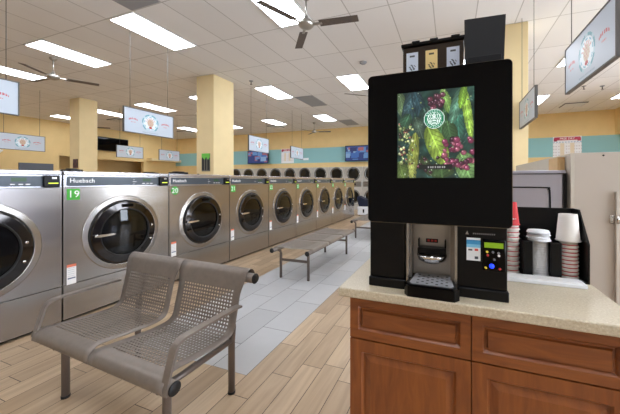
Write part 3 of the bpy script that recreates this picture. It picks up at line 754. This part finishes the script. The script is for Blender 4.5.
# glossy front panel with rounded corners
def rrect(x0, x1, z0, z1, r, n=6):
    P = []
    for cx, cz, a0 in ((x1-r, z1-r, 0), (x0+r, z1-r, 90), (x0+r, z0+r, 180), (x1-r, z0+r, 270)):
        for k in range(n+1): a = math.radians(a0+90*k/n); P.append((cx+r*math.cos(a), cz+r*math.sin(a)))
    return P
m = MB(); m.prism(rrect(-.316, .198, 1.186, 1.774, .016), 1, 1.145, 1.172, True); m.mi = 1; m.prism(rrect(-.3185, .2005, 1.1835, 1.7765, .018), 1, 1.150, 1.168, True)
fp = part('front_panel', m, ['blackg', 'edge'], C)
for f in fp.data.polygons:
    if len(f.vertices) > 6: f.use_smooth = False
rd = random.Random(3)
LEAVES = [(.06, .86, .07, .16, .2, (96, 120, 84)), (.16, .80, .09, .26, -.25, (52, 78, 84)), (.30, .84, .08, .22, .35, (44, 70, 78)), (.42, .62, .12, .2, .3, (48, 74, 66)), (.10, .62, .09, .15, -.5, (58, 92, 70)), (.30, .58, .07, .14, .4, (72, 92, 78)),
          (.60, .60, .07, .18, -.15, (58, 96, 62)), (.80, .64, .08, .22, .1, (60, 110, 92)), (.70, .50, .10, .14, .25, (66, 98, 62)), (.66, .86, .06, .16, .4, (120, 160, 84)), (.78, .80, .07, .2, -.3, (88, 132, 110)), (.92, .72, .055, .30, .16, (150, 188, 78)), (.86, .90, .05, .14, -.2, (120, 160, 60)),
          (.22, .26, .075, .27, -.12, (138, 148, 70)), (.20, .10, .06, .14, .15, (150, 160, 84)), (.53, .37, .125, .25, .5, (140, 168, 70)), (.90, .12, .13, .17, .4, (112, 152, 92)), (.06, .08, .1, .12, .3, (84, 104, 54)), (.60, .06, .16, .06, .1, (66, 92, 54)), (.40, .14, .06, .13, .5, (60, 74, 48))]
BER = [(.44+.2*rd.random(), .76+.18*rd.random(), .03+.012*rd.random(), rd.choice([(84, 46, 60), (104, 54, 70), (64, 36, 50)])) for _ in range(16)]+\
      [(.62+.38*rd.random(), .10+.34*rd.random(), .028+.018*rd.random(), rd.choice([(110, 44, 70), (134, 60, 88), (82, 38, 58), (64, 34, 48), (150, 84, 100)])) for _ in range(44)]+\
      [(.02+.2*rd.random(), .14+.5*rd.random(), .012+.012*rd.random(), rd.choice([(160, 176, 110), (196, 200, 140), (104, 124, 74), (150, 90, 80), (60, 50, 44)])) for _ in range(70)]+\
      [(.28+.3*rd.random(), .02+.22*rd.random(), .025, rd.choice([(92, 44, 58), (56, 34, 40), (70, 80, 50)])) for _ in range(14)]+\
      [(rd.random(), rd.random(), .012, rd.choice([(120, 140, 110), (60, 80, 70), (130, 150, 90)])) for _ in range(40)]
def logo(x, y):
    """round green emblem: white-edged ring, crowned long-haired figure in white on green; x,y in -1..1"""
    r = math.hypot(x, y); G = (16, 120, 84); Wt = (226, 240, 236)
    if r > .95: return Wt
    if r > .68:
        a = math.atan2(y, x)
        return (170, 210, 196) if (.76 < r < .88 and abs(math.sin(a)) > .35 and math.sin(a*22) > .25) else G
    if r > .63: return Wt
    if abs(x) < .06 and .42 < y < .56 or ell(x, y, 0, .47, .1, .05) < 1: return Wt
    if ell(x, y, 0, .12, .17, .21) < 1:
        return G if (abs(abs(x)-.07) < .03 and abs(y-.15) < .03) or (abs(x) < .05 and abs(y-.02) < .015) else Wt
    if y > .26 and abs(x) < .2 and y < .40: return Wt if math.sin(x*40) > -.3 else G
    if .2 < abs(x) < .62 and y < .5: return Wt if math.sin((abs(x)-.12*math.sin(y*6))*34) > 0 else G
    if abs(x) < .2 and y < -.12: return Wt if math.sin(y*24) > -.1 else G
    return G
def screen_art(u, v):
    x, y = u, v*1.2
    lx, ly = (u-.50)/.135, (v-.674)/.112
    if lx*lx+ly*ly < 1: return logo(lx, ly)
    if .30 < u < .73 and .095 < v < .15:
        return (150, 150, 150) if .41 < u < .64 and .112 < v < .132 and math.sin(u*210) > -.2 else (24, 26, 26)
    n = math.sin(u*23+math.sin(v*17)*2)*math.sin(v*29+math.sin(u*11)*2)
    c = (34+10*n, 62+16*n, 56+14*n)
    for cx, cy, rx, ry, an, q in LEAVES:
        e = ell(u, v, cx, cy, rx, ry, an)
        if e < 1:
            ca, sa = math.cos(an), math.sin(an); dx = ((u-cx)*ca+(v-cy)*sa)/rx; dy = (-(u-cx)*sa+(v-cy)*ca)/ry
            k = 1.08-.35*e
            if abs(dx) < .06: k = 1.28
            elif math.sin((dy+abs(dx)*.6)*22) > .72: k *= .78
            c = tuple(min(255, w*k) for w in q)
    for cx, cy, r, q in BER:
        e = ((u-cx)**2+((v-cy)*1.2)**2)/(r*r)
        if e < 1:
            h = ((u-cx+r*.35)**2+((v-cy)*1.2-r*.35)**2)/(r*r); c = tuple(min(255, w*(1.15-.5*e)+(90 if h < .06 else 0)) for w in q)
    t = .5+.5*math.sin(u*61+3*math.sin(v*23))*math.sin(v*53+3*math.sin(u*31)); t2 = .5+.5*math.sin(u*17-v*29+2*math.sin(v*13))
    k = .82+.32*t*t2+.08*t2
    if t > .93 and t2 > .75: return tuple(min(255, w*.85+50) for w in c)
    return tuple(min(255, max(0, w*k)) for w in c)
m = MB(); m.paint((-.197, 1.1442, 1.362), (.275, 0, 0), (0, 0, .33), 120, 144, screen_art); part('screen', m, 'screen', fp, 'lit screen showing coffee leaves and berries with round green emblem', recalc=False)
# recess
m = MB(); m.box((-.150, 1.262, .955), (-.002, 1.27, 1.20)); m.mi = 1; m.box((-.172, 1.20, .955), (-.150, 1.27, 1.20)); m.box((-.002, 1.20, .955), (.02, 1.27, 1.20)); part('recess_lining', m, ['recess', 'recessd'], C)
for x in (-.165, .013):
    m = MB(); m.box((x, 1.166, .958), (x+.009, 1.20, 1.186)); part('silver_strip', m, 'silver', C)
m = MB()
m.lathe([(0, 1.02), (.03, 1.022), (.052, 1.034), (.058, 1.05), (.058, 1.056), (0, 1.056)], (-.073, 1.225, 0), 2, 28); m.mi = 1
m.box((-.128, 1.21, 1.056), (-.018, 1.262, 1.080), .004); m.box((-.128, 1.235, 1.056), (-.122, 1.262, 1.112), .002); m.box((-.024, 1.235, 1.056), (-.018, 1.262, 1.112), .002)
sp = part('dispensing_spout', m, ['chrome', 'black'], C)
m = MB(); m.box((-.098, 1.261, 1.094), (-.05, 1.262, 1.11)); part('caution_label', m, 'black', C)
m = MB()
for x in (-.092, -.078, -.064): m.box((x, 1.2600, 1.098), (x+.009, 1.261, 1.106))
part('caution_print', m, 'redp', C)
# drip tray
m = MB(); m.prism([(-.167, 1.122), (-.152, 1.098), (.012, 1.098), (.029, 1.122), (.012, 1.26), (-.150, 1.26)], 2, CT, CT+.040); m.mi = 1
m.prism([(-.158, 1.126), (-.146, 1.108), (.006, 1.108), (.019, 1.126), (.0, 1.258), (-.138, 1.258)], 2, CT+.040, CT+.044)
tr = part('drip_tray', m, ['blackg', 'black'], C)
m = MB()
m.prism([(-.148, 1.130), (-.138, 1.116), (-.002, 1.116), (.009, 1.130), (-.004, 1.252), (-.134, 1.252)], 2, CT+.044, CT+.046); m.mi = 1
for i in range(7):
    for j in range(7):
        if (i+j) % 2 == 0: m.box((-.124+i*.0175, 1.126+j*.0165, CT+.046), (-.124+i*.0175+.009, 1.126+j*.0165+.008, CT+.0465))
part('tray_grid', m, ['traym', 'black'], tr)
# right hand controls
m = MB(); m.paint((.054, 1.1705, 1.057), (.047, 0, 0), (0, 0, .084), 24, 42, lambda u, v: ((232, 240, 246) if v > .9 else (60, 150, 206) if v > .72 else (120, 190, 226) if v > .58 else (206, 60, 50) if (.42 < v < .52 and .6 < u < .85) else (80, 80, 84) if (.44 < v < .5 and .12 < u < .42) else (60, 66, 80) if (.06 < v < .18 and .6 < u < .85) else (222, 226, 230))); part('instruction_sticker', m, 'paint', C, recalc=False)
m = MB(); m.box((.108, 1.166, 1.026), (.181, 1.172, 1.138), .002, 1); cp = part('control_panel', m, 'blackg', C)
m = MB(); m.box((.113, 1.1645, 1.109), (.174, 1.1665, 1.128)); part('display', m, 'lcd', cp)
for x, z, mt in ((.122, 1.094, 'yelp'), (.141, 1.094, 'greyp'), (.159, 1.092, 'greyp'), (.124, 1.082, 'redp'), (.145, 1.068, 'greyp'), (.160, 1.083, 'white'), (.118, 1.036, 'yelp'), (.163, 1.036, 'redp')):
    m = MB(); m.cyl((x, 1.166, z), .0042, -.003, 0, 1, 12); part('button', m, mt, cp)
m = MB(); m.cyl((.137, 1.166, 1.044), .008, -.004, 0, 1, 16); part('button', m, 'blue', cp, 'glowing blue button')
m = MB(); m.prism([(.050, 1.152), (.062, 1.152), (.056, 1.166)], 1, 1.1705, 1.1715); part('warning_mark', m, 'silver', C)
m = MB()
for k in range(11): m.box((.076+k*.0068, 1.1705, 1.154), (.076+k*.0068+.0045, 1.1715, 1.159))
part('printed_line', m, 'greyp', C)
# hoppers on top
H = (-.2, .05)
m = MB(); m.box((H[0], 1.30, 1.74), (H[1], 1.50, 1.938), .004); hp = part('bean_hopper', m, 'brown', C)
m = MB(); m.box((H[0]-.006, 1.29, 1.938), (H[1]+.006, 1.51, 1.952), .003)
for x in (-.16, -.085, .0): m.box((x, 1.286, 1.945), (x+.034, 1.31, 1.957), .002, 1)
part('hopper_lid', m, 'black', hp)
for x0, x1, c in ((-.184, -.134, (196, 206, 220)), (-.103, -.054, (222, 196, 132)), (-.017, .033, (196, 206, 224))):
    m = MB(); m.paint((x0, 1.2985, 1.80), (x1-x0, 0, 0), (0, 0, .112), 14, 28, lambda u, v, c=c: tuple(w*.35 for w in c) if (ell(u, v, .5, .42, .26, .12) < 1 and math.sin(u*25+v*30) > 0) or (.82 < v < .88 and .3 < u < .7) else c)
    part('hopper_label', m, 'paint', hp, recalc=False)
m = MB(); m.box((.062, 1.30, 1.74), (.185, 1.50, 1.81), .004)
part('grounds_chute', m, 'black', C)
m = MB(); v8 = []
lidp = [(.052, 1.245, 1.80), (.188, 1.245, 1.80), (.203, 1.30, 2.01), (.052, 1.30, 2.016)]
lo = [m.bm.verts.new(p) for p in lidp]; hi = [m.bm.verts.new((p[0], p[1]+.014, p[2])) for p in lidp]
m.bm.faces.new(lo); m.bm.faces.new(hi[::-1])
for i in range(4): m.bm.faces.new((lo[i], hi[i], hi[(i+1) % 4], lo[(i+1) % 4]))
m.box((.06, 1.238, 1.80), (.18, 1.262, 1.835), .003)
part('raised_lid', m, 'matteb', C, 'black lid standing open')

# ------------------------------------------------------------------ cup station
T = thing('cup_organizer', 'black plastic cup and lid organizer on counter right of coffee machine', 'organizer', (.4, 1.6, CT))
y0, y1 = 1.50, 1.66
m = MB(); m.box((.225, y1-.006, CT+.004), (.533, y1, 1.222), .003); part('back_panel', m, 'black', T)
m = MB(); m.prism([(1.485, CT+.004), (y1, CT+.004), (y1, 1.222), (1.585, 1.222), (1.485, 1.085)], 0, .533, .539); part('side_panel', m, 'black', T)
m = MB(); m.box((.303, 1.497, CT+.006), (.339, 1.503, 1.082), .002); m.box((.405, 1.497, CT+.006), (.446, 1.503, 1.082), .002)
for x in (.303, .336, .411, .4425): m.box((x, 1.503, CT+.006), (x+.003, y1-.006, 1.082))
part('divider', m, 'black', T)
m = MB(); m.box((.219, 1.487, CT), (.539, y1, CT+.006)); part('base', m, 'black', T)
def cup_geo(m, x, y, z, r0, r1, h, n=28):
    """upside-down cup: rim radius r1 at bottom z, base r0 on top"""
    m.lathe([(r1+.0025, z), (r1+.0035, z+.003), (r1, z+.006), (r0, z+h), (r0-.003, z+h), (r0-.004, z+h-.006), (0, z+h-.006)], (x, y, 0), 2, n)
def cup(x, y, z, r0, r1, h, mt, lb, grp, band=True):
    t = thing('paper_cup', lb, 'cup', (x, y, z), grp)
    m = MB(); cup_geo(m, x, y, z, r0, r1, h); part('cup_wall', m, mt, t)
    if band:
        m = MB(); rr = lambda q: r1+(r0-r1)*q/h
        m.lathe([(rr(.007)+.0007, z+.0085), (rr(.0125)+.0007, z+.0125)], (x, y, 0), 2, 28); part('red_band', m, 'red', t)
    return t
posw = ['bottom', 'second', 'third', 'fourth', 'fifth', 'sixth', 'seventh', 'eighth', 'ninth', 'tenth', 'eleventh']
# right stack: inverted cups with red bands, a large white one over them
n = 9
for k in range(n):
    cup(.4865, 1.556, CT+.008+.0166*k, .027, .0345, .09 if k < n-1 else .09, 'cup', 'white paper cup with red band in stack below big white cup, %s from the counter' % posw[k], 'banded cups in the right stack')
cup(.485, 1.556, 1.086, .034, .044, .118, 'cup', 'large plain white cup upside down on the right stack', 'banded cups in the right stack', False)
n = 10
for k in range(n):
    cup(.262, 1.556, CT+.008+.0218*k, .027, .0345, .09, 'cup', 'white paper cup with red band in stack beside coffee machine, %s from the counter' % posw[k], 'banded cups in the left stack')
t = cup(.262, 1.556, CT+.008+.0218*n, .025, .036, .105, 'red', 'red paper cup upside down on top of the left cup stack', 'banded cups in the left stack', False)
m = MB(); zz = CT+.008+.0218*n
for a in range(4): m.cyl((.262-.01+.008*a, 1.556-.034, zz+.03), .003, -.0015, .0015, 1, 8)
part('logo', m, 'white', t)
# lids: a column of small lids with wider ones fanned on top
for k in range(15):
    m = MB(); z = CT+.008+.0105*k; m.lathe([(0, z+.0104), (.034, z+.0104), (.0345, z+.003), (.036, z+.002), (.036, z), (.034, z)], (.376, 1.552, 0), 2, 24)
    tag(part('cup_cover', m, 'offw'), 'small white cup lid in the middle column, %s from the counter' % (posw+['twelfth', 'thirteenth', 'fourteenth', 'fifteenth'])[k], 'lid', 'small white lids in a column')
for k in range(4):
    m = MB(); z = 1.082+.0115*k; m.lathe([(0, z+.0114), (.041, z+.0114), (.0435, z+.004), (.0455, z+.003), (.0455, z), (.042, z)], (.374-.004*(k % 2), 1.545+.003*(k % 3), 0), 2, 28)
    tag(part('cup_cover', m, 'offw'), 'wide white cup lid crowning the middle column, %s of the wide ones' % ['lowest', 'second', 'third', 'topmost'][k], 'lid', 'wide white lids on top')
# white tray in front of organizer
t = thing('napkin_tray', 'flat white tray in front of the black cup organizer', 'tray', (.37, 1.45, CT))
m = MB(); m.box((.205, 1.415, CT), (.508, 1.484, CT+.016), .003); part('tray', m, 'offw', t)
m = MB(); m.box((.215, 1.420, CT+.016), (.498, 1.480, CT+.02), .001); part('paper_liner', m, 'white', t)

# ------------------------------------------------------------------ right side: grey machine and beige partition
t = thing('steel_machine', 'grey stainless machine with rounded seam behind the cup organizer', 'washing machine', (.45, 3, 0))
m = MB(); m.box((.0, 2.64, 0), (.812, 3.5, 1.432), .006); part('cabinet', m, 'greyst', t)
m = MB(); m.box((.0, 2.628, 1.402), (.790, 2.64, 1.408)); part('top_seam', m, 'black', t)
m = MB(); m.mi = 0
pts = smooth_pts([(.05, 2.632, 1.30), (.65, 2.632, 1.30), (.695, 2.632, 1.29), (.708, 2.632, 1.255), (.71, 2.632, 1.0)], 6); m.tube(pts, .006, 6); part('door_seam', m, 'black', t)
m = MB(); m.box((.79, 2.626, .6), (.812, 2.64, 1.41)); part('corner_trim', m, 'black', t)
t = thing('partition_cabinet', 'tall beige laminate cabinet with hinged door at the right edge', 'cabinet', (1.4, 3, 0))
m = MB(); m.mi = 0; m.box((.85, 2.6, 0), (2.6, 2.63, 1.556), .002); m.mi = 1; m.box((.828, 2.60, 0), (.85, 4.55, 1.556), .002); m.mi = 0; m.box((.85, 4.4, 0), (2.6, 4.42, 1.556)); part('body', m, ['beige', 'beiged'], t)
m = MB(); m.box((1.083, 2.575, .05), (1.100, 2.6, 1.275), .003); part('door_edge', m, 'beiged', t)
m = MB(); m.box((1.100, 2.582, .05), (1.9, 2.6, 1.275), .003); d = part('door', m, 'beige', t)
m = MB(); m.box((1.052, 2.59, 1.052), (1.083, 2.6, 1.108), .002); m.cyl((1.09, 2.57, 0), .008, 1.050, 1.112, 2, 10); m.box((1.098, 2.575, 1.052), (1.125, 2.584, 1.108), .002); m.cyl((1.065, 2.59, 1.065), .005, -.004, 0, 1, 8); m.cyl((1.065, 2.59, 1.095), .005, -.004, 0, 1, 8)
part('hinge', m, 'chrome', t)
m = MB(); m.cyl((1.02, 2.6, 1.533), .006, -.005, 0, 1, 10); part('screw_cap', m, 'rubber', t)
m = MB(); m.box((.775, 2.70, 1.432), (.822, 2.92, 1.535), .003); o = part('wooden_block', m, 'tan'); tag(o, 'small pale wooden block on the grey machine against the partition', 'block')

# ------------------------------------------------------------------ daylight and camera
w = bpy.data.worlds.new('World'); bpy.context.scene.world = w; w.use_nodes = True
bg = w.node_tree.nodes['Background']; bg.inputs[0].default_value = (.87, .93, 1, 1); bg.inputs[1].default_value = 15.0
for i in range(NW):
    L = bpy.data.lights.new('daylight_portal', 'AREA'); L.shape = 'RECTANGLE'; L.size = 2.6; L.size_y = wl-.1; L.cycles.is_portal = True
    o = bpy.data.objects.new('daylight_portal', L); COL.objects.link(o); o.location = (BX1+.25, -3.2+wl*(i+.5), 1.72); o.rotation_euler = (0, math.radians(90), 0)
cam = bpy.data.cameras.new('camera'); co = bpy.data.objects.new('camera', cam); COL.objects.link(co)
cam.sensor_fit = 'HORIZONTAL'; cam.sensor_width = 36; cam.lens = 290/620*36; cam.shift_x = -32/620; cam.shift_y = -26/620; cam.clip_start = .05
co.location = (0, 0, 1.35); co.rotation_euler = (math.radians(90), 0, math.radians(20.6))
S = bpy.context.scene; S.camera = co
S.view_settings.view_transform = 'Standard'; S.view_settings.look = 'None'; S.view_settings.gamma = 1; S.view_settings.exposure = .15
S.cycles.max_bounces = 8; S.cycles.diffuse_bounces = 8; S.cycles.glossy_bounces = 4; S.cycles.transparent_max_bounces = 8; S.cycles.sample_clamp_indirect = 6
S.cycles.use_denoising = True
